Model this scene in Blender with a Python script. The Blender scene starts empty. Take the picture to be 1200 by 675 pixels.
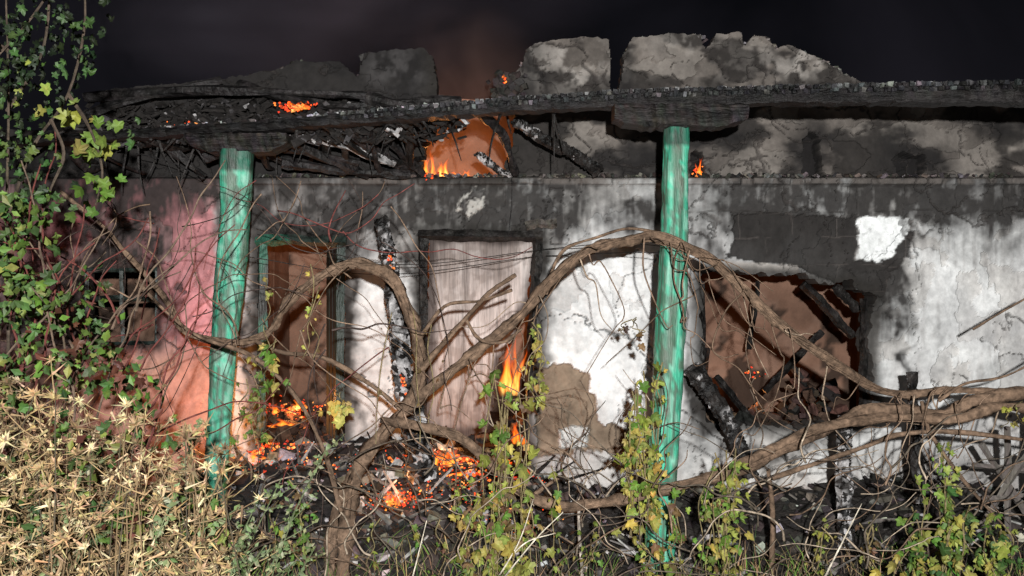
import bpy, math, random
import numpy as np
from mathutils import Vector, Matrix
random.seed(7); RS=np.random.RandomState(11)
scene=bpy.context.scene
F=1035.0; CY=-9.0; CZ=2.1
def S(u,v,d):
    """site survey: bearing u, elevation v, distance d -> world metres"""
    return Vector(((u-600)/F*d, CY+d, CZ-(v-337.5)/F*d))
# ---------------------------------------------------------------- noise
TAB=RS.rand(256,256)
def vnoise(x,y,s=0):
    x=np.asarray(x,float)+s*17.3; y=np.asarray(y,float)+s*9.7
    xi=np.floor(x).astype(int); yi=np.floor(y).astype(int)
    fx=x-xi; fy=y-yi; fx=fx*fx*(3-2*fx); fy=fy*fy*(3-2*fy)
    a=TAB[xi%256,yi%256];b=TAB[(xi+1)%256,yi%256];c=TAB[xi%256,(yi+1)%256];d=TAB[(xi+1)%256,(yi+1)%256]
    return (a*(1-fx)+b*fx)*(1-fy)+(c*(1-fx)+d*fx)*fy
def fbm(x,y,o=4,s=0):
    t=0;a=.5;n=0
    for i in range(o):
        t=t+a*vnoise(x*2**i,y*2**i,s+i*3); n+=a; a*=.55
    return t/n
def sdpoly(X,Y,P):
    d=np.full(X.shape,1e9); ins=np.zeros(X.shape,bool); n=len(P)
    for i in range(n):
        ax,ay=P[i]; bx,by=P[(i+1)%n]
        ex,ey=bx-ax,by-ay; wx,wy=X-ax,Y-ay
        t=np.clip((wx*ex+wy*ey)/(ex*ex+ey*ey+1e-9),0,1)
        d=np.minimum(d,np.hypot(wx-ex*t,wy-ey*t))
        if ay!=by:
            c=((ay>Y)!=(by>Y))&(X<(bx-ax)*(Y-ay)/(by-ay)+ax)
            ins^=c
    return np.where(ins,-d,d)
def sstep(a,b,x):
    t=np.clip((x-a)/(b-a),0,1); return t*t*(3-2*t)
def mixc(c,col,f):
    return c*(1-f[...,None])+np.array(col)*f[...,None]
# ---------------------------------------------------------------- materials
def mat_new(name):
    m=bpy.data.materials.new(name); m.use_nodes=True
    nt=m.node_tree; nt.nodes.clear(); return m,nt
def N(nt,t,**k):
    n=nt.nodes.new(t)
    for a,b in k.items(): setattr(n,a,b)
    return n
def surf_mat(name,col=None,attr=False,rough=.9,nscale=14,namp=.35,bump=.4,bscale=40,bdist=.01,trans=0,spec=.2,stretch=(1,1,1)):
    m,nt=mat_new(name); L=nt.links
    out=N(nt,'ShaderNodeOutputMaterial'); b=N(nt,'ShaderNodeBsdfPrincipled')
    b.inputs['Roughness'].default_value=rough; b.inputs['Specular IOR Level'].default_value=spec
    tc=N(nt,'ShaderNodeTexCoord'); mp=N(nt,'ShaderNodeMapping'); mp.inputs['Scale'].default_value=stretch
    L.new(tc.outputs['Object'],mp.inputs['Vector'])
    n1=N(nt,'ShaderNodeTexNoise'); n1.inputs['Scale'].default_value=nscale; n1.inputs['Detail'].default_value=6; n1.inputs['Roughness'].default_value=.65
    L.new(mp.outputs[0],n1.inputs['Vector'])
    mr=N(nt,'ShaderNodeMapRange'); mr.inputs['From Min'].default_value=.3; mr.inputs['From Max'].default_value=.7
    mr.inputs['To Min'].default_value=1-namp; mr.inputs['To Max'].default_value=1+namp
    L.new(n1.outputs['Fac'],mr.inputs['Value'])
    mx=N(nt,'ShaderNodeVectorMath',operation='SCALE')
    if attr:
        a=N(nt,'ShaderNodeAttribute',attribute_name='Col'); L.new(a.outputs['Color'],mx.inputs[0])
    else:
        mx.inputs[0].default_value=col
    L.new(mr.outputs[0],mx.inputs['Scale']); L.new(mx.outputs[0],b.inputs['Base Color'])
    n2=N(nt,'ShaderNodeTexNoise'); n2.inputs['Scale'].default_value=bscale; n2.inputs['Detail'].default_value=5
    L.new(mp.outputs[0],n2.inputs['Vector'])
    bp=N(nt,'ShaderNodeBump'); bp.inputs['Strength'].default_value=bump; bp.inputs['Distance'].default_value=bdist
    L.new(n2.outputs['Fac'],bp.inputs['Height']); L.new(bp.outputs[0],b.inputs['Normal'])
    if trans:
        tr=N(nt,'ShaderNodeBsdfTranslucent'); L.new(mx.outputs[0],tr.inputs['Color'])
        ms=N(nt,'ShaderNodeMixShader'); ms.inputs[0].default_value=trans
        L.new(b.outputs[0],ms.inputs[1]); L.new(tr.outputs[0],ms.inputs[2]); L.new(ms.outputs[0],out.inputs[0])
    else: L.new(b.outputs[0],out.inputs[0])
    return m
M_wall=surf_mat('sooty_plaster',attr=True,nscale=11,namp=.22,bump=.6,bscale=20,bdist=.016)
M_board=surf_mat('weathered_boards',attr=True,nscale=6,namp=.35,bump=.5,bscale=14,bdist=.008,stretch=(8,8,.6))
M_paint=surf_mat('green_paint_wood',attr=True,rough=.5,nscale=7,namp=.3,bump=.8,bscale=16,bdist=.010,stretch=(5,5,.7),spec=.4)
M_bark=surf_mat('vine_bark',attr=True,nscale=22,namp=.6,bump=1,bscale=28,bdist=.014)
M_leaf=surf_mat('leaf',attr=True,rough=.55,nscale=30,namp=.3,bump=.2,bscale=60,trans=.2,spec=.3)
M_dry=surf_mat('dry_plant',attr=True,rough=.8,nscale=30,namp=.25,bump=.1)
M_soil=surf_mat('ash_soil',attr=True,nscale=7,namp=.6,bump=.9,bscale=18,bdist=.04)
M_rub=surf_mat('rubble',attr=True,nscale=20,namp=.5,bump=.8,bscale=40,bdist=.01)
M_room=surf_mat('scorched_mud_plaster',attr=True,nscale=2.2,namp=.3,bump=.5,bscale=14,bdist=.02)
def char_mat(name,sx,boost):
    m,nt=mat_new(name); L=nt.links
    out=N(nt,'ShaderNodeOutputMaterial'); b=N(nt,'ShaderNodeBsdfPrincipled'); b.inputs['Roughness'].default_value=.55
    b.inputs['Specular IOR Level'].default_value=.22
    tc=N(nt,'ShaderNodeTexCoord'); mp=N(nt,'ShaderNodeMapping'); mp.inputs['Scale'].default_value=sx; L.new(tc.outputs['Object'],mp.inputs['Vector'])
    at=N(nt,'ShaderNodeAttribute',attribute_name='Col')
    n=N(nt,'ShaderNodeTexNoise'); n.inputs['Scale'].default_value=7; n.inputs['Detail'].default_value=9; n.inputs['Roughness'].default_value=.7; L.new(mp.outputs[0],n.inputs['Vector'])
    r=N(nt,'ShaderNodeMapRange'); r.inputs['From Min'].default_value=.42;r.inputs['From Max'].default_value=.72;r.inputs['To Min'].default_value=.3;r.inputs['To Max'].default_value=boost
    L.new(n.outputs['Fac'],r.inputs['Value'])
    sc=N(nt,'ShaderNodeVectorMath',operation='SCALE'); L.new(at.outputs['Color'],sc.inputs[0]); L.new(r.outputs[0],sc.inputs['Scale'])
    L.new(sc.outputs[0],b.inputs['Base Color'])
    n2=N(nt,'ShaderNodeTexNoise'); n2.inputs['Scale'].default_value=18; n2.inputs['Detail'].default_value=7; L.new(mp.outputs[0],n2.inputs['Vector'])
    bp=N(nt,'ShaderNodeBump'); bp.inputs['Strength'].default_value=1; bp.inputs['Distance'].default_value=.03
    L.new(n2.outputs['Fac'],bp.inputs['Height']); L.new(bp.outputs[0],b.inputs['Normal']); L.new(b.outputs[0],out.inputs[0])
    return m
M_char=char_mat('charred_wood',(1,1,1),2.2)
M_charx=char_mat('charred_beam_wood',(.35,2.5,3.0),2.0)
def fire_mat(name,strength,alpha=True,nsc=9):
    m,nt=mat_new(name); L=nt.links
    m.cycles.emission_sampling='NONE'
    out=N(nt,'ShaderNodeOutputMaterial'); e=N(nt,'ShaderNodeEmission')
    at=N(nt,'ShaderNodeAttribute',attribute_name='Col'); tc=N(nt,'ShaderNodeTexCoord'); mp=N(nt,'ShaderNodeMapping')
    if alpha: mp.inputs['Scale'].default_value=(1.6,1,.55)
    L.new(tc.outputs['Object'],mp.inputs['Vector'])
    n=N(nt,'ShaderNodeTexNoise'); n.inputs['Scale'].default_value=nsc; n.inputs['Detail'].default_value=4; n.inputs['Distortion'].default_value=.5; L.new(mp.outputs[0],n.inputs['Vector'])
    r=N(nt,'ShaderNodeMapRange'); r.inputs['From Min'].default_value=.35; r.inputs['From Max'].default_value=.65; L.new(n.outputs['Fac'],r.inputs['Value'])
    L.new(at.outputs['Color'],e.inputs['Color'])
    if alpha:
        r.inputs['To Min'].default_value=.15; r.inputs['From Min'].default_value=.3; r.inputs['From Max'].default_value=.72
        e.inputs['Strength'].default_value=strength
        t=N(nt,'ShaderNodeBsdfTransparent'); ms=N(nt,'ShaderNodeMixShader')
        mu=N(nt,'ShaderNodeMath',operation='MULTIPLY',use_clamp=True); L.new(r.outputs[0],mu.inputs[0]); L.new(at.outputs['Alpha'],mu.inputs[1])
        L.new(mu.outputs[0],ms.inputs[0])
        L.new(t.outputs[0],ms.inputs[1]); L.new(e.outputs[0],ms.inputs[2]); L.new(ms.outputs[0],out.inputs[0])
    else:
        mu=N(nt,'ShaderNodeMath',operation='MULTIPLY'); mu.inputs[1].default_value=strength; L.new(r.outputs[0],mu.inputs[0])
        L.new(mu.outputs[0],e.inputs['Strength'])
        b=N(nt,'ShaderNodeBsdfDiffuse'); b.inputs[0].default_value=(.03,.025,.02,1); ad=N(nt,'ShaderNodeAddShader')
        L.new(e.outputs[0],ad.inputs[0]); L.new(b.outputs[0],ad.inputs[1]); L.new(ad.outputs[0],out.inputs[0])
    return m
M_flame=fire_mat('flame',3.0,True,10); M_ember=fire_mat('ember',2.8,False,22)
# ---------------------------------------------------------------- mesh builder
class MB:
    def __init__(s): s.v=[];s.f=[];s.c=[]
    def add(s,vs,fs,col):
        o=len(s.v); s.v.extend([tuple(p) for p in vs]); s.f.extend([tuple(i+o for i in f) for f in fs])
        if len(col)==len(vs) and not isinstance(col[0],(int,float)): s.c.extend([tuple(c)+((1,) if len(c)==3 else ()) for c in col])
        else:
            c=tuple(col)+((1,) if len(col)==3 else ()); s.c.extend([c]*len(vs))
    def obj(s,name,mat,parent=None,smooth=False):
        me=bpy.data.meshes.new(name); me.from_pydata(s.v,[],s.f)
        a=me.color_attributes.new('Col','FLOAT_COLOR','POINT')
        a.data.foreach_set('color',np.array(s.c,dtype=np.float32).ravel())
        if smooth: me.polygons.foreach_set('use_smooth',[True]*len(me.polygons))
        me.materials.append(mat); me.update()
        o=bpy.data.objects.new(name,me); scene.collection.objects.link(o)
        if parent: o.parent=parent
        return o
def empty(name):
    e=bpy.data.objects.new(name,None); scene.collection.objects.link(e); return e
def jit(c,a=.2):
    k=1+random.uniform(-a,a); return tuple(max(0,x*k*(1+random.uniform(-a,a)*.4)) for x in c)
def catmull(P,n=6):
    P=[Vector(p) for p in P]; Q=[P[0]*2-P[1]]+P+[P[-1]*2-P[-2]]; out=[]
    for i in range(1,len(Q)-2):
        for k in range(n):
            t=k/n;a,b,c,d=Q[i-1],Q[i],Q[i+1],Q[i+2]
            out.append(.5*((2*b)+(c-a)*t+(2*a-5*b+4*c-d)*t*t+(3*b-a-3*c+d)*t**3))
    out.append(P[-1]); return out
def tube(mb,P,r0,r1,col,sides=6,rn=.15,n=5,colfn=None,sq=0):
    C=catmull(P,n) if n>1 else [Vector(p) for p in P]
    m=len(C); vs=[];fs=[];cs=[]
    up=Vector((.31,.9,.2)); ph=random.random()*9
    for i,p in enumerate(C):
        t=(C[min(i+1,m-1)]-C[max(i-1,0)]).normalized()
        a=t.cross(up); 
        if a.length<.05: a=t.cross(Vector((1,0,0)))
        a.normalize(); b=t.cross(a)
        f=i/(m-1); r=r0*(1-f)+r1*f
        for k in range(sides):
            an=2*math.pi*k/sides
            rr=r*(1+rn*(math.sin(i*.8+ph+k*2.1)*.6+random.uniform(-.5,.5)+.4*math.sin(i*.37+ph)))
            vs.append(p+a*math.cos(an)*rr+b*math.sin(an)*rr)
            cs.append(colfn(f,k,vs[-1]) if colfn else jit(col,.12))
    for i in range(m-1):
        for k in range(sides):
            k2=(k+1)%sides
            fs.append((i*sides+k,i*sides+k2,(i+1)*sides+k2,(i+1)*sides+k))
    fs.append(tuple(range(sides))[::-1]); fs.append(tuple((m-1)*sides+k for k in range(sides)))
    mb.add(vs,fs,cs)
def chunk(mb,p,s,col,flat=1):
    vs=[];R=Matrix.Rotation(random.random()*6.3,3,'Z')@Matrix.Rotation(random.uniform(-.9,.9),3,'X')@Matrix.Rotation(random.uniform(-.9,.9),3,'Y')
    for x in(-1,1):
        for y in(-1,1):
            for z in(-1,1):
                vs.append(Vector(p)+R@Vector((x*s[0]*random.uniform(.55,1.1),y*s[1]*random.uniform(.55,1.1),z*s[2]*random.uniform(.55,1.1)))*.5)
    mb.add(vs,[(0,1,3,2),(4,6,7,5),(0,4,5,1),(2,3,7,6),(0,2,6,4),(1,5,7,3)],col)
def box(mb,lo,hi,col,j=0):
    vs=[(x+random.uniform(-j,j),y+random.uniform(-j,j),z+random.uniform(-j,j)) for x in(lo[0],hi[0]) for y in(lo[1],hi[1]) for z in(lo[2],hi[2])]
    mb.add(vs,[(0,1,3,2),(4,6,7,5),(0,4,5,1),(2,3,7,6),(0,2,6,4),(1,5,7,3)],col)
def sheet(name,mat,parent,u0,u1,v0,v1,step,mask,depth,color,d0=9.0,thick=.3):
    """irregular slab: front face follows mask / relief, with a back face and broken edges"""
    us=np.arange(u0,u1+step,step); vs=np.arange(v0,v1+step,step)
    U,V=np.meshgrid(us,vs); nu=len(us); nv=len(vs)
    f=mask(U,V)
    Uc=(U[:-1,:-1]+U[1:,1:])/2; Vc=(V[:-1,:-1]+V[1:,1:])/2
    keep=mask(Uc,Vc)>0
    used=np.zeros((nv,nu),int)
    for a,b in((0,0),(0,1),(1,0),(1,1)): used[a:nv-1+a,b:nu-1+b]+=keep
    bd=(used>0)&(used<4)
    e=.4; gx=(mask(U+e,V)-mask(U-e,V))/(2*e); gy=(mask(U,V+e)-mask(U,V-e))/(2*e)
    g2=np.maximum(gx*gx+gy*gy,.3)
    m=bd&(np.abs(f)<step*1.6)
    dU=np.where(m,-f*gx/g2,0); dV=np.where(m,-f*gy/g2,0)
    lim=step*.6; U2=U+np.clip(dU,-lim,lim); V2=V+np.clip(dV,-lim,lim)
    Y=depth(U,V); C=color(U,V)
    X=(U2-600)/F*d0; Z=CZ-(V2-337.5)/F*d0; Yw=CY+d0+Y
    idx=-np.ones((nv,nu),int); mk=used>0; n=int(mk.sum()); idx[mk]=np.arange(n)
    co=np.stack([X[mk],Yw[mk],Z[mk]],1)
    cb=co.copy(); cb[:,1]=CY+d0+thick+(fbm(X[mk]*3+40,Z[mk]*3+40,3,99)-.5)*.05*min(1,thick*5)
    jj,ii=np.nonzero(keep)
    fa=np.stack([idx[jj+1,ii],idx[jj+1,ii+1],idx[jj,ii+1],idx[jj,ii]],1)
    kp=np.pad(keep,1)
    faces=[fa,fa[:,::-1]+n]
    up=keep&~kp[:-2,1:-1]; dn=keep&~kp[2:,1:-1]; lf=keep&~kp[1:-1,:-2]; rt=keep&~kp[1:-1,2:]
    for msk,A,B in((up,(0,1),(0,0)),(dn,(1,0),(1,1)),(lf,(0,0),(1,0)),(rt,(1,1),(0,1))):
        j,i=np.nonzero(msk)
        a=idx[j+A[0],i+A[1]]; b=idx[j+B[0],i+B[1]]
        faces.append(np.stack([b,a,a+n,b+n],1))
    fall=np.concatenate(faces)
    me=bpy.data.meshes.new(name); me.from_pydata(np.concatenate([co,cb]).tolist(),[],fall.tolist())
    a=me.color_attributes.new('Col','FLOAT_COLOR','POINT')
    cc=np.ones((n,4),np.float32); cc[:,:3]=np.clip(C[mk],0,1); c2=cc.copy(); c2[:,:3]*=.6
    a.data.foreach_set('color',np.concatenate([cc,c2]).ravel())
    me.materials.append(mat); me.update()
    o=bpy.data.objects.new(name,me); scene.collection.objects.link(o); o.parent=parent
    return o
# ================================================================ HOUSE
house=empty('burnt_house')
TOP=[(-160,150),(60,150),(110,140),(118,104),(200,96),(260,90),(330,78),(345,68),(398,72),(418,90),(425,60),(470,56),(497,54),(506,64),(512,100),(578,100),(584,84),(603,86),(612,72),(618,56),(626,48),(660,44),(714,42),(716,70),(710,98),(722,108),(730,92),(732,60),(742,42),(800,36),(824,39),(828,56),(842,38),(868,35),(876,52),(884,40),(898,40),(912,56),(924,50),(948,60),(975,72),(1000,90),(1022,97),(1200,104),(1360,104)]
TX=np.array([p[0] for p in TOP],float); TY=np.array([p[1] for p in TOP],float)
R=lambda a,b,c,d:[(a,c),(b,c),(b,d),(a,d)]
HOLES=[R(94,184,314,404),R(302,404,280,620),
 [(494,274),(628,274),(634,285),(628,420),(618,470),(622,620),(490,620)],
 [(822,326),(850,318),(935,321),(972,334),(1000,330),(1026,350),(1020,400),(1024,480),(1008,500),(824,498)],
 [(494,206),(498,135),(512,122),(512,20),(578,20),(585,115),(604,135),(600,170),(592,190),(590,207)]]
SMALL=[[(944,160),(952,152),(964,158),(966,208),(944,208)],[(1052,186),(1064,178),(1086,182),(1090,200),(1078,209),(1062,208)],[(812,178),(824,178),(828,206),(810,206)]]
def wall_mask(U,V):
    nz=(fbm(U/9,V/9,3,1)-.5)*6; nz2=(fbm(U/5,V/5,3,2)-.5)*5; nz3=(fbm(U/12,V/12,3,3)-.5)*16
    f=V-np.interp(U+nz2,TX,TY)+nz
    for i,h in enumerate(HOLES): f=np.minimum(f,sdpoly(U,V,h)+(nz3 if i==3 else nz2))
    return f
def joints(U,V):
    row=np.floor((V-217)/31); uo=U+row*27+ (fbm(U/40,V/40,2,5)-.5)*14
    vv=np.abs(((V-217+(fbm(U/30,V/30,2,6)-.5)*9)/31)%1-.5); uu=np.abs((uo/56)%1-.5)
    return np.maximum(sstep(.46,.49,vv),sstep(.48,.495,uu))*sstep(.38,.55,fbm(U/20,V/20,3,7))
P_black=[(858,252),(900,248),(1008,254),(1003,305),(1040,296),(1062,262),(1074,275),(1066,300),(1044,318),(1036,350),(1000,340),(960,326),(935,312),(850,303),(862,275)]
P_white=[(1008,254),(1040,252),(1066,256),(1068,272),(1050,298),(1030,307),(1004,303)]
P_mud=[(628,432),(668,428),(692,440),(696,470),(705,495),(745,505),(742,535),(700,526),(660,532),(628,538)]
P_stone=[(655,505),(672,499),(690,503),(689,525),(655,528)]
P_spot=[(540,226),(556,222),(568,224),(564,242),(550,256),(536,246)]
P_lint=[(838,305),(935,311),(936,320),(842,318)]
wp=lambda U,V,s,a=10,k=14:(fbm(U/k,V/k,4,s)-.5)*a*2+(fbm(U/4,V/4,3,s+1)-.5)*min(a,6)*.9
def wall_relief(U,V):
    lip=sstep(205,208,V)*(1-sstep(215,218,V))
    up=1-sstep(206,210,V)
    y=up*.07-lip*(.045+.06*(fbm(U/16,V/30,3,12)-.5))*(U>290)*sstep(.3,.42,fbm(U/22,V/60,3,18))
    nn=fbm(U/60,V/60,3,9); y=y+(nn-.5)*.07+(fbm(U/14,V/14,3,8)-.5)*.02
    sm=lambda P,s,a=5:1-sstep(-2.,1.,sdpoly(U,V,P)+wp(U,V,s,a))
    y=y+.03*sm(P_black,21)+.035*sm(P_mud,22,8)*(1-sm(P_stone,23))+.02*sm(P_spot,24)*-1
    for h in SMALL: y=y+.16*sm(h,25)
    y=y+.022*cracks(U,V)
    y=y+.01*joints(U,V)*((V>217)&(V<250)&(U>780))+.01*joints(U,V)*sm(P_black,21)
    y=y+.012*peel(U,V)*(V>210)+.016*sstep(.5,.52,fbm(U/40,V/26,5,70))*(V<206)
    return y
def cracks(U,V):
    wv=fbm(U/18,V/18,4,31)*.35
    a=fbm(U/150+wv,V/120+wv,2,30); c=1-sstep(0.0,.0055,np.abs(a-.47))
    b=fbm(U/90+wv,V/170,2,34); c2=1-sstep(0,.0045,np.abs(b-.56))
    d=fbm(U/60+wv,V/45+wv,2,37); c3=(1-sstep(0,.012,np.abs(d-.5)))*(V<208)
    return np.maximum(np.maximum(c,c2*.9),c3)
def peel(U,V):
    return sstep(.555,.567,fbm(U/48,V/55,6,40))
def blob(U,V,x,y,rx,ry,s=1):
    w=fbm(U/30,V/30,4,50)-.5; w2=fbm(U/30,V/30,4,57)-.5
    q=((U-x+w*60)/rx)**2+((V-y+w2*60)/ry)**2
    return s*np.exp(-q)
def wall_color(U,V):
    n1=fbm(U/50,V/50,5,60); n2=fbm(U/14,V/14,4,61); n3=fbm(U/6,V/45,4,62); n4=fbm(U/90,V/70,5,64); n5=fbm(U/11,V/120,4,65)
    c=np.ones(U.shape+(3,))*np.array((.68,.69,.685))
    c=c*(0.70+.55*n1)[...,None]
    c=mixc(c,(.40,.37,.34),peel(U,V)*.5)
    c=mixc(c,(.34,.32,.31),sstep(.50,.74,n3)*.35)
    c=mixc(c,(.28,.27,.27),sstep(.48,.60,n4)*.42)
    c=mixc(c,(.36,.32,.31),sstep(490,420,U)*.4)
    c=mixc(c,(.38,.385,.39),sstep(1050,1130,U)*sstep(.38,.62,n1)*.55)
    c=mixc(c,(.80,.81,.81),np.clip(blob(U,V,705,360,60,100,.9)+blob(U,V,1110,350,60,60,.4)+blob(U,V,730,470,30,50,.8)+blob(U,V,440,330,26,60,.4),0,1)*(1-.5*peel(U,V)))
    pk=1-sstep(246,258,U+wp(U,V,63,6)); pink=np.array((.60,.23,.25))
    c=c*(1-pk[...,None]*.9)+(pink*(.6+.7*n2)[...,None])*(pk*.9)[...,None]
    red=pk*np.clip(blob(U,V,100,285,45,60,1.2),0,1); c=mixc(c,(.28,.03,.04),red*.8)
    c=mixc(c,(.55,.45,.43),pk*peel(U,V)*.4)
    c=mixc(c,(.36,.20,.13),pk*sstep(385,430,V)*.7)
    c=mixc(c,(.34,.29,.25),sstep(490,600,V+40*(n1-.5)*2)*.5)
    s=np.zeros(U.shape)
    s=np.maximum(s,sstep(305,226,V+(n1-.5)*90+(n2-.5)*40+(n5-.5)*70)*(.98-.30*sstep(650,720,U)*(1-sstep(820,860,U))))
    for b in [(565,240,95,50,1.7),(430,250,100,42,1.4),(350,262,64,38,1.2),(645,290,14,70,1.0),(628,255,60,50,1.4),(830,320,22,70,1.0),
              (1038,335,34,48,1.5),(940,250,140,50,1.4),(1120,232,150,34,1.4),(1066,418,9,16,1.1),(484,340,13,90,1),(412,400,12,130,1),
              (292,390,10,120,.8),(140,285,90,34,1.2),(80,360,34,80,1.1),(200,360,16,60,.7),(640,450,12,90,.7),(470,530,60,40,.8),
              (1110,560,90,30,.5),(750,240,70,28,1.1),(20,330,75,180,.9),(820,470,16,70,1.1),(900,525,130,16,.8),(1180,290,50,20,.7),(1150,440,30,14,.3),(1090,370,10,40,.4)]:
        s=np.maximum(s,np.clip(blob(U,V,*b),0,1))
    s=np.clip(s*(.62+.8*n2)*(.75+.5*n3),0,.98)
    s=np.maximum(s,.2*sstep(.45,.66,n1))
    c=mixc(c,(.026,.024,.023),s)
    up=1-sstep(206,212,V)
    g=np.ones(U.shape+(3,))*np.array((.125,.110,.098)); g=g*(.3+1.4*n1)[...,None]*(.6+.8*n2)[...,None]
    g=mixc(g,(.22,.20,.18),sstep(.50,.52,fbm(U/40,V/26,5,70))*.45*(U>600))
    g=mixc(g,(.018,.016,.015),sstep(.45,.58,fbm(U/55,V/30,5,71)+.03*(n5-.5))*.9)
    dk=sstep(660,500,U+(n1-.5)*80); g=mixc(g,(.014,.013,.013),dk*.95)
    g=mixc(g,(.013,.012,.012),np.clip(blob(U,V,760,190,90,30,1)+blob(U,V,610,90,20,60,1)+blob(U,V,955,180,28,50,1)+blob(U,V,1070,190,48,30,1.1)+blob(U,V,1180,140,70,22,.9)+blob(U,V,850,150,60,20,.9)+blob(U,V,725,90,14,40,1),0,.96))
    g=mixc(g,(.28,.26,.24),np.clip(blob(U,V,660,70,46,34,.8)+blob(U,V,800,60,50,22,.35)+blob(U,V,955,75,60,16,1.),0,.85)*sstep(.42,.6,n2))
    g=mixc(g,(.05,.047,.047),np.clip(blob(U,V,460,82,34,26,1.2),0,.8)*sstep(.35,.6,n2))
    c=c*(1-up[...,None])+g*up[...,None]
    lip=sstep(205,208,V)*(1-sstep(214,217,V)); c=mixc(c,(.13,.115,.105),lip*.6*sstep(290,420,U)*sstep(.35,.6,n2))
    sm=lambda P,sd,a=5:1-sstep(-1.2,1.2,sdpoly(U,V,P)+wp(U,V,sd,a))
    jt=joints(U,V)
    bl=sm(P_black,21); c=mixc(c,(.022,.020,.019),bl*.96); c=mixc(c,(.08,.07,.065),bl*jt*.6)
    c=mixc(c,(.03,.027,.025),jt*.5*((V>217)&(V<250)&(U>780)))
    c=mixc(c,(.74,.76,.76),sm(P_white,26,5)*(1-.35*sstep(.55,.6,n2)))
    md=sm(P_mud,22,8); mud=np.array((.19,.145,.105)); c=c*(1-md[...,None])+(mud*(.4+1.1*n2)[...,None])*md[...,None]
    c=mixc(c,(.46,.47,.46),sm(P_stone,23,2)); c=mixc(c,(.45,.44,.41),sm(P_spot,24,7)*.8*sstep(.42,.52,n2)); c=mixc(c,(.6,.56,.52),sm(P_lint,27,2)*.8)
    for h in SMALL: c=mixc(c,(.010,.009,.009),sm(h,25))
    c=mixc(c,(.035,.03,.028),cracks(U,V)*.8)
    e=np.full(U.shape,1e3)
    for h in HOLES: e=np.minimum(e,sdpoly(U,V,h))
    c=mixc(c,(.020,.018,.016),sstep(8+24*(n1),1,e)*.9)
    return c
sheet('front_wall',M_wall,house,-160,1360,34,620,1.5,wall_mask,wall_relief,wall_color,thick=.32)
def room_col(U,V):
    n=fbm(U/60,V/60,5,80); n2=fbm(U/20,V/20,4,83)
    c=np.ones(U.shape+(3,))*np.array((.17,.098,.068))*(.6+.8*n)[...,None]
    c=mixc(c,(.22,.15,.115),sstep(.55,.62,n2)*.3)
    c=mixc(c,(.018,.013,.010),sstep(.58,.61,fbm(U/34,V/30,5,81)+sstep(370,480,V)*.2-sstep(300,200,V)*.3)*.85)
    return c
sheet('room_back_wall',M_room,house,-260,1460,90,650,5,lambda U,V:V-np.interp(U+(fbm(U/20,V/20,3,1)-.5)*40,[-260,400,470,490,570,640,700,1460],[200,195,185,112,118,150,190,200])+0*U,
      lambda U,V:(fbm(U/50,V/50,3,82)-.5)*.12,room_col,d0=12.0,thick=.3)
mb=MB()
for u in (240,455,700,1150):
    x=(u-600)/115; 
    for k in range(6): box(mb,(x-.12,.36+k*.44,.3),(x+.12,.36+k*.44+.43,3.0+random.uniform(-.15,.15)),(.12,.068,.045),.02)
mb.obj('partition_walls',M_room,house)
mb=MB(); box(mb,(-7.2,.34,-.3),(7.2,3.0,.42),(.03,.02,.016)); mb.obj('room_floor',M_soil,house)
mb=MB()
for x in(-6.55,6.55): box(mb,(x-.15,.34,-.3),(x+.15,3.3,3.1),(.15,.13,.12),.02)
mb.obj('end_walls',M_wall,house)
CH=(.018,.016,.015); ASH=(.34,.33,.33)
mb=MB()
GR=(.03,.12,.08)
gcol=lambda f,k,p: tuple(np.array(GR)*(.3+1.1*float(fbm(p.x*9,p.z*5+p.y*4,3,3)))) if float(fbm(p.x*6+3,p.z*3,3,4))>.50 else (.022,.024,.022)
def wallbar(mb,u0,v0,u1,v1,r,y,colfn=None,col=CH):
    a=S(u0,v0,9);b=S(u1,v1,9);a.y+=y;b.y+=y
    tube(mb,[a,a.lerp(b,.33)+Vector((random.gauss(0,.008),0,random.gauss(0,.008))),a.lerp(b,.66),b],r,r,col,sides=4,rn=.18,n=8,colfn=colfn)
wallbar(mb,308,282,304,525,.06,.02,gcol); wallbar(mb,300,283,406,283,.055,.0,lambda f,k,p:gcol(f,k,p) if f<.4 else (.02,.03,.025)); wallbar(mb,398,286,396,525,.06,.03,lambda f,k,p:(.020,.032,.026))
mb.obj('doorway_frame',M_paint,house)
mb=MB()
wallbar(mb,495,275,494,530,.06,.03); wallbar(mb,490,275,636,277,.06,.01); wallbar(mb,630,280,624,400,.06,.03); wallbar(mb,624,400,617,520,.04,.05)
wallbar(mb,616,266,652,262,.045,-.06,None,(.09,.08,.07))
mb.obj('charred_doorway_frame',M_char,house)
mb=MB()
for a in [(94,316,184,316),(94,403,184,403),(98,316,98,403),(181,316,181,403),(139,316,141,403),(98,352,181,350)]: wallbar(mb,*a,.026,.06,lambda f,k,p:(.02,.03,.026))
mb.obj('window_frame',M_paint,house)
mb=MB()
wallbar(mb,824,330,826,498,.035,.12); wallbar(mb,1018,350,1016,490,.04,.12)
wallbar(mb,930,328,918,420,.03,1.3); wallbar(mb,960,332,1022,398,.05,.5);wallbar(mb,935,475,1012,395,.04,1.2);wallbar(mb,860,450,905,505,.04,.8);wallbar(mb,995,335,1024,365,.05,.4);wallbar(mb,975,440,1010,490,.04,1.4);wallbar(mb,870,420,862,500,.03,1.6)
mb.obj('burnt_window_timbers',M_char,house)
mb=MB()
hx=S(398,290,9); 
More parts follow.
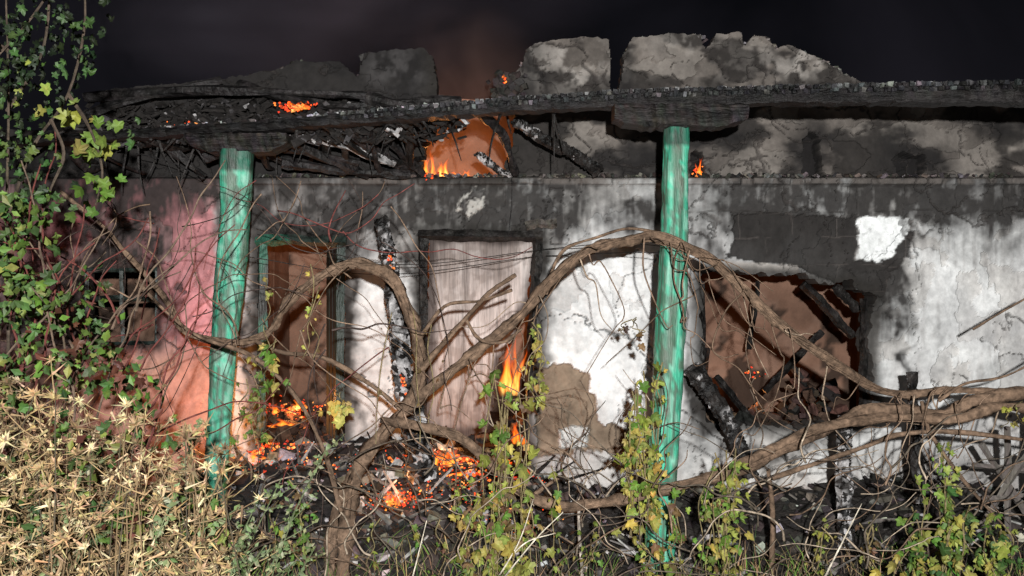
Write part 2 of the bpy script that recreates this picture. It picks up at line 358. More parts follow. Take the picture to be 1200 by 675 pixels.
for k in range(4):
    a=Vector((hx.x-.03-k*.07,.12+k*.17,0)); b=Vector((hx.x-.03-(k+1)*.07+.01,.12+(k+1)*.17-.012,0))
    vs=[(p.x+o,p.y,z) for p in(a,b) for o in(0,.04) for z in(.5,2.52)]
    mb.add(vs,[(0,1,3,2),(4,6,7,5),(0,4,5,1),(2,3,7,6),(0,2,6,4),(1,5,7,3)],jit((.020,.024,.022),.3))
mb.obj('open_door_leaf',M_board,house)
DP=[(503,277),(628,280),(618,350),(606,392),(584,420),(578,470),(570,508),(540,512),(498,504)]
def dcol(U,V):
    n=fbm(U/8,V/90,5,90); n1=fbm(U/40,V/40,5,91); n2=fbm(U/16,V/20,4,94)
    c=np.ones(U.shape+(3,))*np.array((.38,.33,.31))*(.4+1.05*n)[...,None]
    c=mixc(c,(.54,.50,.48),sstep(.46,.62,n1)*.5)
    c=mixc(c,(.20,.16,.14),sstep(.52,.62,n2)*.5)
    g=np.minimum(np.abs(U-546-(V-280)*-.03),np.abs(U-588-(V-280)*-.05)); c=mixc(c,(.12,.10,.09),sstep(1.2,.4,g)*.5)
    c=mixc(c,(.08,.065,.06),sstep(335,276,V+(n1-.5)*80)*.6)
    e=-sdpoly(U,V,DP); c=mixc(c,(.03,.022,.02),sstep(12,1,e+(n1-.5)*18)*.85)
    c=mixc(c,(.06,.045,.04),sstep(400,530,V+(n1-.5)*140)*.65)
    return c
sheet('plank_door',M_board,house,490,640,265,520,1.6,lambda U,V:-sdpoly(U,V,DP)+(fbm(U/6,V/6,3,92)-.5)*6,
      lambda U,V:.0+(fbm(U/9,V/60,3,93)-.5)*.015+.01*sstep(1.8,.8,np.minimum(np.abs(U-546-(V-280)*-.03),np.abs(U-588-(V-280)*-.05)))+ (V-280)*.0002,dcol,d0=9.12,thick=.08)
# ================================================================ BEAM / POSTS
def db(u): return 7.75-1.25*(u-200)/1000
BM=[(-60,172,7),(20,166,8),(190,156,9),(300,149,10),(430,139,12),(600,125,14),(740,117,16),(1000,112,19),(1210,110,22),(1330,109,23)]
bu=[b[0] for b in BM]; bc=[b[1] for b in BM]; bh=[b[2] for b in BM]
mb=MB(); ring=[];cs=[]
us=list(range(-60,1331,7))
for i,u in enumerate(us):
    c=np.interp(u,bu,bc); h=np.interp(u,bu,bh)
    wob=(float(fbm(np.array(u/60.),np.array(3.),4,19))-.5)*5
    j=lambda:random.uniform(-.009,.009)
    t=S(u,c-h*.52,db(u)); b=S(u,c+h*.55+wob,db(u))
    w=.17
    for (z,y) in((b.z,0),(t.z*.5+b.z*.5,-.015),(t.z,0),(t.z,w),(b.z,w)):
        ring.append((t.x+j(),t.y-.08+y+j(),z+j())); cs.append(jit((.012,.011,.011),.3) if z!=b.z else (.017,.015,.015))
nr=5; fs=[]
for i in range(len(us)-1):
    for k in range(nr): fs.append((i*nr+k,i*nr+(k+1)%nr,(i+1)*nr+(k+1)%nr,(i+1)*nr+k)[::-1])
mb.add(ring,fs,cs)
mb.obj('charred_porch_beam',M_charx)
mb=MB()
u=405
while u<1330:
    c=np.interp(u,bu,bc); h=np.interp(u,bu,bh); d=db(u)
    st=random.uniform(5.0,8.5)
    for rrow in range(2):
        vv=c-h*.52+1.5+rrow*5.0+random.uniform(-.8,.8)
        p=S(u+random.uniform(-1,1)+rrow*3,vv,d)
        g=random.choice([(.014,.014,.015)]*5+[(.035,.035,.036),(.08,.08,.08)])
        s=st*.006
        if random.random()<.9: box(mb,(p.x-s*.40,p.y-.10-random.uniform(0,.025),p.z-.015),(p.x+s*.40,p.y-.06,p.z+.015+random.uniform(-.004,.006)),jit(g,.3),.007)
    p=S(u,c-h*.52,d)
    for r in range(3): box(mb,(p.x-.016,p.y-.09+r*.055,p.z-.01),(p.x+.016,p.y-.045+r*.055,p.z+.006+random.uniform(0,.012)),random.choice([(.03,.03,.032),(.07,.07,.07),(.18,.18,.18)]),.005)
    u+=st
cb=mb.obj('char_scales',M_char); cb.parent=bpy.data.objects['charred_porch_beam']
def post(axis,rads,name,corb):
    e=empty(name); mb=MB(); C=[]
    def cf(f,k,p):
        n=float(fbm(p.x*25+k*3,p.z*4,4,13)); n2=float(fbm(p.x*8+k,p.z*9,4,14)); n3=float(fbm(k*1.7,p.z*1.6,4,16))
        c=np.array((.055,.37,.235))*(.5+.9*n)
        if n2>.58: c=c*.4+np.array((.24,.44,.35))*.6
        if n2<.40: c=c*.4+np.array((.05,.07,.05))*.6
        if n3<.39: c=c*.25+np.array((.09,.08,.06))*.6
        if f<.06: c=c*.3
        return tuple(c)
    P=[S(u,v,d) for u,v,d in axis]
    C=catmull(P,18); m=len(C); vs=[];fs=[];cs=[]; SD=28
    ph=random.random()*7
    for i,p in enumerate(C):
        f=i/(m-1); r=np.interp(f,np.linspace(0,1,len(rads)),rads)
        for k in range(SD):
            an=2*math.pi*k/SD
            q=1/max(abs(math.cos(an)),abs(math.sin(an)))**.55
            rr=r*q*(1+.18*(fbm(np.array(k*.6+ph),np.array(i*.14),4,15)-.5)*2)
            vs.append(p+Vector((math.cos(an+.25)*rr,math.sin(an+.25)*rr,0))); cs.append(cf(f,k,vs[-1]))
    for i in range(m-1):
        for k in range(SD): fs.append((i*SD+k,(i+1)*SD+k,(i+1)*SD+(k+1)%SD,i*SD+(k+1)%SD))
    mb.add(vs,fs,cs); mb.obj('shaft',M_paint,e,smooth=True)
    mb=MB(); (ua,ub,vt,vb,d,drop)=corb
    n=26; vs=[];cs=[];fs=[]
    for i in range(n+1):
        f=i/n; u=ua+(ub-ua)*f; ed=min(f,1-f)
        bot=vb-(drop*max(0,1-ed/.22)**1.6)
        a=S(u,vt+random.uniform(-1,1),d); b=S(u,bot+random.uniform(-1.5,1.5),d)
        for q in((a.z,-.13),(a.z*.5+b.z*.5,-.15),(b.z,-.12),(b.z,.11),(a.z,.11)): vs.append((a.x,a.y+q[1]+random.uniform(-.012,.012),q[0])); cs.append(jit((.022,.019,.018),.5))
    for i in range(n):
        for k in range(5): fs.append((i*5+k,i*5+(k+1)%5,(i+1)*5+(k+1)%5,(i+1)*5+k))
    fs+= [(4,3,2,1,0),(n*5,n*5+1,n*5+2,n*5+3,n*5+4)]
    mb.add(vs,fs,cs); mb.obj('corbel',M_charx,e)
d1=db(785); d2=db(272)
post([(792,147,d1),(791,230,d1),(788,320,d1),(783,430,d1),(776,560,d1),(772,700,d1)],[.092,.098,.100,.112,.105,.105,.11],'porch_post',(718,872,125,151,d1,9))
post([(278,177,d2),(275,260,d2),(268,350,d2),(261,430,d2),(256,510,d2),(250,610,d2)],[.135,.125,.12,.105,.095,.1],'porch_post',(222,340,159,180,d2,12))
# ================================================================ TIMBERS
def timber(name,P,r0,r1,ash=.15,sides=7,mat=None):
    mb=MB()
    def cf(f,k,p):
        n=float(fbm(p.x*14+p.z*8,p.z*16+p.y*9,3,17))
        return ASH if n>.72-ash else tuple(np.array(CH)*(.6+n))
    C=catmull([S(*p) for p in P],10)
    tube(mb,C,r0,r1,CH,sides=sides,rn=.3,n=1,colfn=cf)
    for i in range(0,len(C)-1):
        for q in range(5):
            t=random.random(); p=C[i].lerp(C[i+1],t); an=random.uniform(math.pi*.9,math.pi*2.1)
            r=r0+(r1-r0)*i/len(C)
            o=Vector((math.cos(an)*r*.8,-abs(math.sin(an))*r*.8,math.cos(an)*r*.3))
            chunk(mb,p+o,(r*.7,r*.5,r*.7),random.choice([CH,CH,(.04,.04,.04),ASH if random.random()<ash*2.2 else CH]))
    return mb.obj(name,M_char)
timber('charred_timber',[(447,256,7.5),(455,300,7.5),(466,370,7.5),(474,440,7.55),(486,500,7.6),(496,560,7.7)],.05,.11,.27)
timber('charred_timber',[(604,142,8.1),(640,165,8.3),(672,180,8.5),(700,200,8.7)],.05,.06,.04)
timber('charred_timber',[(346,160,7.9),(400,170,8.1),(462,192,8.4)],.03,.04,.30)
timber('charred_timber',[(810,430,8.2),(835,465,8.2),(858,505,8.1),(880,560,8.0)],.08,.06,.05)
timber('charred_timber',[(990,488,7.4),(988,540,7.4),(990,600,7.4),(992,640,7.4)],.06,.06,.3)
timber('charred_timber',[(1068,436,7.6),(1072,500,7.6),(1078,590,7.5)],.04,.05,.05)
timber('charred_timber',[(560,180,8.8),(585,200,8.9),(600,205,8.95)],.04,.03,.3)
timber('charred_timber',[(640,610,7.6),(700,640,7.2),(770,650,7.0),(860,640,7.1)],.05,.05,.1)
timber('charred_timber',[(440,640,7.5),(520,600,7.9),(580,570,8.2)],.05,.04,.2)
roof=empty('collapsed_roof')
mb=MB()
for i in range(54):
    u=random.uniform(60,500); a=S(u,np.interp(u,bu,bc)-random.uniform(-6,12),db(u)-.1+random.uniform(.1,.6))
    b=S(min(500,u+random.uniform(-60,150)),random.uniform(120,207),9.1)
    m=a.lerp(b,.5)+Vector((0,0,random.uniform(-.2,.03)))
    tube(mb,[a,m,b],random.uniform(.018,.05),random.uniform(.012,.045),tuple(random.choice([CH,CH,(.024,.022,.022),(.035,.03,.03)])),sides=6,rn=.3)
for P in [[(240,185,8),(300,170,8),(420,190,8.5)],[(100,114,8.6),(250,106,8.4),(430,112,8.4)],[(20,185,8.4),(120,128,8.4),(260,94,8.7)],[(280,100,8.7),(390,124,8.3),(540,116,8.6)],[(330,190,8.4),(400,200,8.6),(480,205,8.8)],[(150,150,8.5),(200,175,8.4),(240,208,8.5)],[(430,115,8.3),(490,125,8.2),(540,118,8.3)],[(420,140,7.9),(455,165,8.4),(496,204,8.9)],[(300,150,7.9),(380,185,8.3),(430,206,8.8)],[(560,128,7.8),(590,160,8.3),(604,204,8.8)]]:
    tube(mb,[S(*p) for p in P],.05,.035,(.020,.018,.018),sides=7,rn=.35,n=9)
for i in range(44):
    u=random.choice([random.uniform(60,700),random.uniform(150,480)]); c=np.interp(u,bu,bc)+6; a=S(u,c,db(u)+random.uniform(0,.9)); b=a+Vector((random.uniform(-.2,.2),random.uniform(-.1,.1),-random.uniform(.08,.5)))
    tube(mb,[a,a.lerp(b,.5)+Vector((random.uniform(-.03,.03),0,0)),b],.016,.004,CH,sides=4,rn=.3)
mb.obj('rafters',M_char,roof)
mb=MB()
for i in range(2600):
    u=random.gauss(330,120); 
    if not 90<u<545: continue
    t=random.random(); d=db(u)+.1+t*(8.95-db(u)); z=3.58+.45*t*random.uniform(.3,1)+random.uniform(-.12,.1)
    p=S(u,0,d); p.z=z-.12*(1-t)
    ash=random.random()
    col=CH if ash<.88 else ((.06,.056,.058) if ash<.968 else ASH)
    s=random.uniform(.012,.065); chunk(mb,p,(s*random.uniform(1,3.4),s,s*.5),col)
for i in range(420):
    u=random.choice([random.gauss(470,40),random.uniform(200,1150),random.gauss(395,20),random.gauss(230,24)])
    t=np.interp(u,bu,bc)-np.interp(u,bu,bh)*.6; p=S(u,t,db(u)+random.uniform(-.02,.3)); s=random.uniform(.010,.035)*(1 if u<600 else .6)
    chunk(mb,p+Vector((0,0,s*.3)),(s*1.8,s,s*.8),jit(random.choice([CH,CH,(.09,.085,.085),ASH]),.3))
mb.obj('roof_debris',M_rub,roof)
mb=MB()
for i in range(300):
    u=random.uniform(120,1020)
    if 508<u<582: continue
    v=np.interp(u,TX,TY); p=S(u,v+5,9+random.uniform(.1,.35)); s=random.uniform(.015,.05)
    k=.25 if u<520 else .7
    chunk(mb,p,(s*1.4,s,s*.6),jit(tuple(np.array(random.choice([(.2,.18,.17),(.06,.055,.05),(.26,.24,.23)]))*k),.3))
for i in range(110):
    p=S(random.gauss(594,9),random.uniform(86,118),9-random.uniform(0,.1)); s=random.uniform(.03,.08); chunk(mb,p,(s,s,s),jit((.03,.026,.024),.3))
for i in range(320):
    p=S(random.uniform(300,1190),206,9-random.uniform(0,.1)+.05); s=random.uniform(.010,.045); chunk(mb,p,(s*1.8,s,s*.8),jit(random.choice([(.05,.045,.04),(.12,.11,.10),CH]),.4))
mb.obj('broken_wall_top',M_rub,house)
# ================================================================ GROUND
def gh(x,y):
    x=np.asarray(x,float); y=np.asarray(y,float)
    z=-.15+0*x
    z=z+.62*np.exp(-((x+1.6)/1.9)**4)*sstep(-2.6,-.3,y)
    z=z+.25*np.exp(-((x-3)/2.5)**4)*sstep(-1.8,-.3,y)
    z=z+1.05*sstep(-1.2,-3.4,x)*np.exp(-((y+5.2)/1.7)**2)
    z=z+.3*sstep(-3.2,-5,x)*np.exp(-((y+2.5)/1.7)**2)
    z=z+(fbm(x*1.1+50,y*1.1+50,4,100)-.5)*.22+(fbm(x*5+50,y*5+50,3,101)-.5)*.08
    return z
gx=np.concatenate([[-300,-120,-50,-25,-14],np.arange(-9,9.01,.09),[14,25,50,120,300]])
gy=np.concatenate([[-300,-100,-40,-20],np.arange(-11,4.01,.09),[8,15,30,60,120,300]])
GX,GY=np.meshgrid(gx,gy); GZ=gh(GX,GY)
GZ=np.where((np.abs(GX)>10)|(GY>5)|(GY<-12),-.15,GZ); GZ=np.where((GY>.1)&(GY<3.2)&(np.abs(GX)<7),np.minimum(GZ,.3),GZ)
nn=fbm(GX*2+50,GY*2+50,4,102); GC=np.ones(GX.shape+(4,),np.float32)
base=np.array((.045,.038,.03))*(.5+nn)[...,None]; base=mixc(base,(.022,.020,.019),sstep(-3.2,-1.8,GY)*.8); GC[...,:3]=base
nx=len(gx); ny=len(gy); ix=np.arange(nx*ny).reshape(ny,nx)
fa=np.stack([ix[:-1,:-1],ix[:-1,1:],ix[1:,1:],ix[1:,:-1]],-1).reshape(-1,4)
me=bpy.data.meshes.new('ground'); me.from_pydata(np.stack([GX,GY,GZ],-1).reshape(-1,3).tolist(),[],fa.tolist())
a=me.color_attributes.new('Col','FLOAT_COLOR','POINT'); a.data.foreach_set('color',GC.ravel()); me.materials.append(M_soil)
o=bpy.data.objects.new('ground',me); scene.collection.objects.link(o)
mb=MB()
for i in range(6500):
    if random.random()<.6: x=random.gauss(-1.6,1.2)
    else: x=random.uniform(-4.5,5.5)
    y=-abs(random.gauss(0,1.1))-.05
    if y<-3: continue
    z=float(gh(x,y)); s=min(.14,random.expovariate(1/.027)+.012); q=random.random()
    col=CH if q<.5 else ((.055,.048,.045) if q<.77 else ((.13,.12,.105) if q<.92 else (.34,.32,.31)))
    chunk(mb,(x,y,z+s*.15),(s*random.uniform(.8,2.2),s,s*.6),jit(col,.3))
for i in range(170):
    x=random.gauss(-1.3,1.3) if random.random()<.7 else random.uniform(0,5); y=random.uniform(-2.3,-.2); z=float(gh(x,y))
    a=Vector((x,y,z+.03)); an=random.random()*6.3; l=random.uniform(.2,.7)
    b=a+Vector((math.cos(an)*l,math.sin(an)*l*.5,random.uniform(0,.25)))
    tube(mb,[a,a.lerp(b,.5),b],random.uniform(.008,.028),.008,random.choice([CH,CH,(.12,.11,.10),(.3,.29,.28)]),sides=5,rn=.3,n=3)
for i in range(380):
    x=random.choice([random.uniform(2.0,3.6),random.uniform(2.0,3.6),random.uniform(-2.6,-1.7),random.uniform(-.9,.2)]); y=random.uniform(.35,1.6)
    s=random.uniform(.04,.15); hh=(.45+.28*math.sin(x*4))*(1 if x>1 else .4)
    chunk(mb,(x,y,.42+random.uniform(0,hh)),(s*1.6,s,s*.7),jit(random.choice([CH,(.04,.025,.02),(.07,.042,.03)]),.3))
mb.obj('rubble_pile',M_rub)
# ================================================================ FIRE
fire=empty('house_fire')
mf=MB()
def flame(p,h,w,n=5,yel=.5):
    for q in range(n):
        bx=p+Vector((random.uniform(-w,w)*.8,random.uniform(-w,w)*.6,random.uniform(-.02,.02))); hh=h*random.uniform(.35,1.05); ww=w*random.uniform(.25,.5)
        ln=random.uniform(-.3,.3)*hh; ph=random.random()*6; yaw=random.uniform(-.7,.7)
        ax=Vector((math.cos(yaw),math.sin(yaw),0)); ay=Vector((-math.sin(yaw),math.cos(yaw),0))
        vs=[];cs=[];fs=[];m=18;sd=11
        for i in range(m+1):
            f=i/m; r=ww*(math.sin(math.pi*min(1,f*.8+.2))**.7)*(1-f*.4)+.002
            r*=1+.3*math.sin(f*11+ph)
            c=bx+ax*(ln*f*f+math.sin(f*7+ph)*ww*.6*f)+Vector((0,0,hh*f))
            for k in range(sd):
                s=k/(sd-1)*2-1; e=(1-abs(s)**1.5)**1.3
                g=max(0,1-f*1.2)*yel*e
                vs.append(c+ax*(s*r)+ay*((s*s)*r*.5))
                al=e*min(1,f*5+.15)*max(0,1-f)
                cs.append((1.0,.09+.60*g,.01+.24*g*g,min(1,al*1.4)))
        for i in range(m):
            for k in range(sd-1): fs.append((i*sd+k,i*sd+k+1,(i+1)*sd+k+1,(i+1)*sd+k))
        mf.add(vs,fs,cs)
def sf(u,v,d,h,w,n=5,y=.5): flame(S(u,v,d),h,w,n,y)
sf(516,208,9.3,.20,.09,7,1); sf(503,208,9.25,.32,.07,5,.6); sf(540,207,9.3,.10,.10,4,.4)
sf(350,481,9.3,.14,.11,7,1); sf(338,484,9.4,.10,.10,5,.9); sf(318,484,9.3,.14,.08,4,.5); sf(330,500,9.1,.09,.16,5,.5)
sf(599,462,9.12,.62,.11,7,.8); sf(594,455,9.2,.42,.07,5,1); sf(606,520,8.9,.25,.08,5,.3)
sf(460,604,7.6,.22,.09,7,1); sf(473,598,7.65,.16,.06,4,.6)
sf(520,545,8.3,.18,.14,7,.6); sf(540,560,8.2,.08,.10,3,.5); sf(300,540,8.3,.07,.10,4,.4)
sf(754,101,9.1,.15,.035,4,.9); sf(592,94,8.92,.06,.03,3,.5); sf(345,127,8.0,.09,.11,5,.5)
sf(235,141,8.3,.05,.05,3,.8); sf(818,206,9.1,.20,.05,4,.4)
mf.obj('flames',M_flame,fire,smooth=True)
me_=MB()
def embers(u,v,d,su,sv,n,s=.03):
    for i in range(n):
        p=S(random.gauss(u,su),random.gauss(v,sv),d+random.uniform(-.15,.15))
        if v>480: p.z=float(gh(p.x,p.y))+random.uniform(.0,.09)
        k=random.uniform(.4,1.3)*s; c=random.choice([(1,.09,.01),(.8,.06,.01),(1,.2,.03),(.6,.03,.01),(1,.35,.08)])
        chunk(me_,p,(k*1.5,k,k*.7),c)
embers(525,530,8.4,28,12,300,.024); embers(600,500,8.75,14,12,110,.026); embers(318,505,8.7,24,10,200,.024); embers(462,595,7.7,18,8,150,.018); embers(520,570,8.0,50,14,220,.013); embers(540,600,7.7,70,20,160,.009); embers(340,540,8.2,50,16,120,.013); embers(345,480,9.35,22,5,90,.02)
embers(592,93,8.9,2,3,8,.02); embers(220,146,8,20,2,14,.018); embers(345,126,8.0,14,3,36,.025); embers(818,200,8.98,3,4,10,.02); embers(275,148,7.8,10,1,8,.018); embers(880,437,10.6,10,4,14,.018); embers(500,205,8.95,10,2,20,.018)
for (u0,u1,v0,v1,n) in ((456,464,300,345,26),(470,480,440,480,14)):
    for i in range(n):
        f=random.random(); p=S(u0+(u1-u0)*f+random.uniform(-3,3),v0+(v1-v0)*f,7.44); chunk(me_,p,(.016,.016,.022),random.choice([(1,.12,.02),(.8,.06,.01),(1,.25,.05)]))
me_.obj('embers',M_ember,fire)
def plight(name,p,e,r=.15,col=(1,.36,.10)):
    l=bpy.data.lights.new(name,'POINT'); l.energy=e; l.color=col; l.shadow_soft_size=r
    o=bpy.data.objects.new(name,l); o.location=p; scene.collection.objects.link(o); o.parent=fire
plight('glow_upper',S(515,225,10.9),85,.2); plight('glow_door',S(340,480,9.9),36); plight('glow_plank_door',S(603,455,9.5),30)
plight('glow_mound',S(465,585,7.6)+Vector((0,0,.15)),9); plight('glow_porch',S(262,500,8.45),28,.2); plight('glow_embers',S(530,520,8.4)+Vector((0,0,.1)),16)
plight('glow_window',S(880,470,10.6),12)
def smoke(name,c,r,dens,nsc,col):
    import bmesh
    bm=bmesh.new(); bmesh.ops.create_icosphere(bm,subdivisions=3,radius=1); me=bpy.data.meshes.new(name); bm.to_mesh(me); bm.free()
    o=bpy.data.objects.new(name,me); o.location=c; o.scale=r; scene.collection.objects.link(o)
    m,nt=mat_new(name+'_volume'); L=nt.links; out=N(nt,'ShaderNodeOutputMaterial'); v=N(nt,'ShaderNodeVolumePrincipled')
    v.inputs['Color'].default_value=col; v.inputs['Anisotropy'].default_value=0
    tc=N(nt,'ShaderNodeTexCoord'); ln=N(nt,'ShaderNodeVectorMath',operation='LENGTH'); L.new(tc.outputs['Object'],ln.inputs[0])
    mr=N(nt,'ShaderNodeMapRange'); mr.inputs['From Min'].default_value=1; mr.inputs['From Max'].default_value=.2; L.new(ln.outputs['Value'],mr.inputs['Value'])
    n=N(nt,'ShaderNodeTexNoise'); n.inputs['Scale'].default_value=nsc; n.inputs['Detail'].default_value=3; n.inputs['Distortion'].default_value=.6; L.new(tc.outputs['Object'],n.inputs['Vector'])
    m2=N(nt,'ShaderNodeMapRange'); m2.inputs['From Min'].default_value=.36; m2.inputs['From Max'].default_value=.66; m2.inputs['To Max'].default_value=dens; L.new(n.outputs['Fac'],m2.inputs['Value'])
    mu=N(nt,'ShaderNodeMath',operation='MULTIPLY'); L.new(mr.outputs[0],mu.inputs[0]); L.new(m2.outputs[0],mu.inputs[1]); L.new(mu.outputs[0],v.inputs['Density'])
    L.new(v.outputs[0],out.inputs['Volume']); me.materials.append(m)
smoke('smoke',S(550,120,10.4),(1.0,1.0,1.25),.32,1.6,(.58,.42,.38,1))
smoke('smoke',S(380,10,11.6),(3.8,1.8,1.5),.13,1.8,(.55,.5,.64,1))
# ================================================================ VINES
vine=empty('grape_vine')
mb=MB(); BK=(.125,.083,.056); BK2=(.17,.115,.08)
def branch(P,r0,r1,d=6.7,col=BK,sides=7,rn=.3,strands=0):
    Q=[S(p[0],p[1],p[2] if len(p)>2 else d+.12*math.sin(p[0]*.02+p[1]*.013)) for p in P]
    if r0>.015: Q=[Q[0]]+[q+Vector((random.gauss(0,.016),random.gauss(0,.03),random.gauss(0,.016))) for q in Q[1:-1]]+[Q[-1]]
    cf=lambda f,k,p:tuple(np.array(col)*(.15+1.8*float(fbm(p.x*20+k,p.z*20,3,55))))
    tube(mb,Q,r0,r1,col,sides=sides,rn=rn,n=9 if r0>.03 else 6,colfn=cf)
    for s in range(strands):
        C=catmull(Q,6); ph=random.random()*6; W=[]; rr=random.uniform(.85,1.1)
        a0=random.randint(0,len(C)//2); a1=random.randint(len(C)//2,len(C))
        for i in range(a0,a1,2):
            f=i/len(C); r=(r0*(1-f)+r1*f)*rr; an=ph+i*.22
            W.append(C[i]+Vector((math.cos(an)*r*.4,-abs(math.sin(an))*r,math.cos(an)*r*.9)))
        if len(W)>2: tube(mb,W,r0*.25,r0*.12,col,sides=5,rn=.3,n=3,colfn=cf)
A=[(472,480),(520,440),(560,412),(612,368),(650,325),(690,297),(735,281),(775,280),(820,300),(870,343),(920,385),(970,424),(1020,453),(1060,464),(1110,454),(1160,462),(1230,466)]
branch(A,.045,.026,strands=6)
branch([(398,720),(402,650),(408,590),(424,545),(447,505),(478,470),(492,436),(490,395),(474,350),(452,322),(424,305),(396,310),(370,331),(345,358),(322,385),(300,400),(262,400),(220,384),(190,350),(150,300),(112,262),(70,225)],.066,.012,6.65,strands=8)
branch([(388,720),(390,640),(398,590),(415,552)],.05,.04,6.7,strands=4)
branch([(448,492),(500,497),(540,515),(575,540),(610,572),(655,590),(705,592),(760,580),(820,562),(870,547),(920,522),(970,500),(1030,484),(1100,478),(1150,468),(1235,455)],.035,.048,6.6,strands=8)
branch([(860,548),(900,530),(960,508),(1040,492),(1120,488),(1180,480),(1235,486)],.035,.04,6.5,strands=5)
branch([(905,560),(960,540),(1010,520),(1060,505),(1130,500),(1235,520)],.018,.018,6.5)
branch([(488,440),(515,405),(545,372),(575,345),(604,322)],.024,.014,6.6,strands=2)
branch([(545,372),(560,395),(590,400),(612,385)],.016,.010,6.6)
branch([(490,400),(520,360),(560,352),(600,340)],.016,.010,6.6)
branch([(640,345),(650,310),(665,290),(700,278),(735,268),(770,272)],.014,.010,6.8)
branch([(300,400),(340,408),(380,420),(440,450),(470,480)],.016,.018,6.6)
branch([(160,330),(200,370),(235,395),(300,420),(350,470),(380,530),(400,600)],.012,.018,6.3)
branch([(600,600),(640,575),(655,560)],.02,.01,6.9)
branch([(904,680),(904,600),(900,550)],.026,.018,6.7)
branch([(683,680),(683,610),(684,585)],.016,.01,6.7,(.3,.26,.22))
branch([(1100,470),(1130,450),(1180,440),(1235,410)],.012,.008,6.6)
branch([(1140,386,6.9),(1170,368,6.9),(1210,345,6.9)],.008,.008)
branch([(1080,470),(1095,510),(1130,560),(1180,620)],.018,.010,6.5)
allA=catmull([Vector((p[0],p[1],0)) for p in A],4)
for i in range(50):
    q=random.choice(allA); u,v=q.x,q.y; P=[(u,v)]; L=random.randint(3,9); dx=random.uniform(-9,9)
    for k in range(L):
        dx+=random.uniform(-14,14); u+=dx; v+=random.uniform(-6,38); P.append((u,v))
    branch(P,random.uniform(.004,.008),.003,6.6+random.uniform(-.25,.25),random.choice([BK,BK,BK2,(.24,.18,.13)]),4,.1)
for i in range(130):
    u=random.uniform(230,1200); v=random.uniform(540,690); P=[(u,v)]; an=random.uniform(-2.9,-.2)
    for k in range(random.randint(4,9)):
        an+=random.uniform(-.7,.7); s=random.uniform(12,34); u+=math.cos(an)*s; v+=math.sin(an)*s*.8
        if v<430: break
        P.append((u,v))
    if len(P)>2: branch(P,random.uniform(.004,.010),.003,6.5+random.uniform(-.5,.4),random.choice([BK,BK2,(.30,.24,.18),(.08,.06,.045),(.10,.08,.06)]),4,.1)
for i in range(66):
    u=random.uniform(30,470); v=random.uniform(220,420); P=[(u,v)]; an=random.uniform(0,6.3)
    for k in range(random.randint(5,10)):
        an+=random.uniform(-.5,.5); s=random.uniform(14,34); u+=math.cos(an)*s; v+=math.sin(an)*s+3
        if v<205: break
        P.append((u,v))
    if len(P)>2: branch(P,random.uniform(.003,.009),.003,6.4+random.uniform(-.5,.4),random.choice([BK,BK2,(.13,.04,.035),(.05,.035,.03),(.05,.035,.03)]),4,.1)
for (a,b) in [((592,675),(660,600)),((600,650),(650,625)),((575,690),(625,585)),((960,690),(1010,590)),((480,690),(500,610))]:
    branch([(a[0],a[1]),((a[0]+b[0])/2+random.uniform(-8,8),(a[1]+b[1])/2+random.uniform(-10,4)),b],.007,.003,6.0,(.5,.45,.36),5,.1)
mb.obj('stems',M_bark,vine,smooth=True)
OUT=[(0,0),(.30,-.14),(.52,.04),(.40,.24),(.60,.52),(.30,.56),(.20,.80),(0,1.0),(-.20,.80),(-.30,.56),(-.60,.52),(-.40,.24),(-.52,.04),(-.30,-.14)]
def leaf(mb,p,s,col,hang=.5,curl=(.1,.5)):
    R=Matrix.Rotation(random.uniform(-.9,.9),3,'Y')@Matrix.Rotation(math.pi+random.uniform(-.9,.9)*(1.6-hang) if random.random()<hang+.3 else random.uniform(-2,2),3,'Y')@Matrix.Rotation(math.pi/2+random.uniform(-.8,.8),3,'X')@Matrix.Rotation(random.uniform(-.7,.7),3,'Y')
    cu=random.uniform(*curl); vs=[Vector(p)+R@(Vector((0,.35,-.0))*s)]
    for x,y in OUT:
        vs.append(Vector(p)+R@(Vector((x*random.uniform(.8,1.1)*(1-cu*.35),y,cu*(x*x*1.6+(y-.35)**2*1.0)+random.uniform(-.06,.06)))*s))
    n=len(OUT); c=jit(col,.3); cs=[tuple(k*1.15 for k in c)]+[tuple(k*random.uniform(.7,1.05) for k in c)]*n
    mb.add(vs,[(0,1+i,1+(i+1)%n) for i in range(n)],cs)
def leaf2(mb,p,s,col):
    d=Vector((random.gauss(0,1),random.gauss(0,.7),random.gauss(0,1))).normalized(); w=d.cross(Vector((random.uniform(-.3,.3),-1,random.uniform(-.3,.3)))).normalized()*s*.28
    p=Vector(p); q=p+d*s; m=p.lerp(q,.45)+Vector((0,-s*.08,0))
    mb.add([p,m+w,q,m-w],[(0,1,2,3)],jit(col,.3))
G1=(.10,.17,.03);G2=(.23,.24,.055);G3=(.38,.32,.08);G4=(.045,.09,.025);BR=(.14,.085,.04)
ml=MB(); mstem=MB()
def curtain(u,v0,v1,w,n,d,s=.09,cols=(G1,G2,G2,G3,BR)):
    st_=[]
    for st in range(max(3,n//14)):
        uu=u+random.uniform(-w,w)*.8; P=[]; dr=random.uniform(-8,8); top=v0+random.uniform(0,.3)*(v1-v0)
        for k in range(6): P.append(S(uu+random.uniform(-7,7)+k*dr*.4,top+(v1-top)*k/5,d+random.uniform(-.12,.12)))
        tube(mstem,P,.005,.003,(.2,.16,.08),sides=4,n=4); st_.append(catmull(P,8))
    for i in range(n):
        p=random.choice(random.choice(st_)); leaf(ml,p+Vector((random.gauss(0,.035),random.gauss(0,.04),random.gauss(0,.03))),s*random.uniform(.35,1.1),random.choice(cols),.85,(.2,1.3))
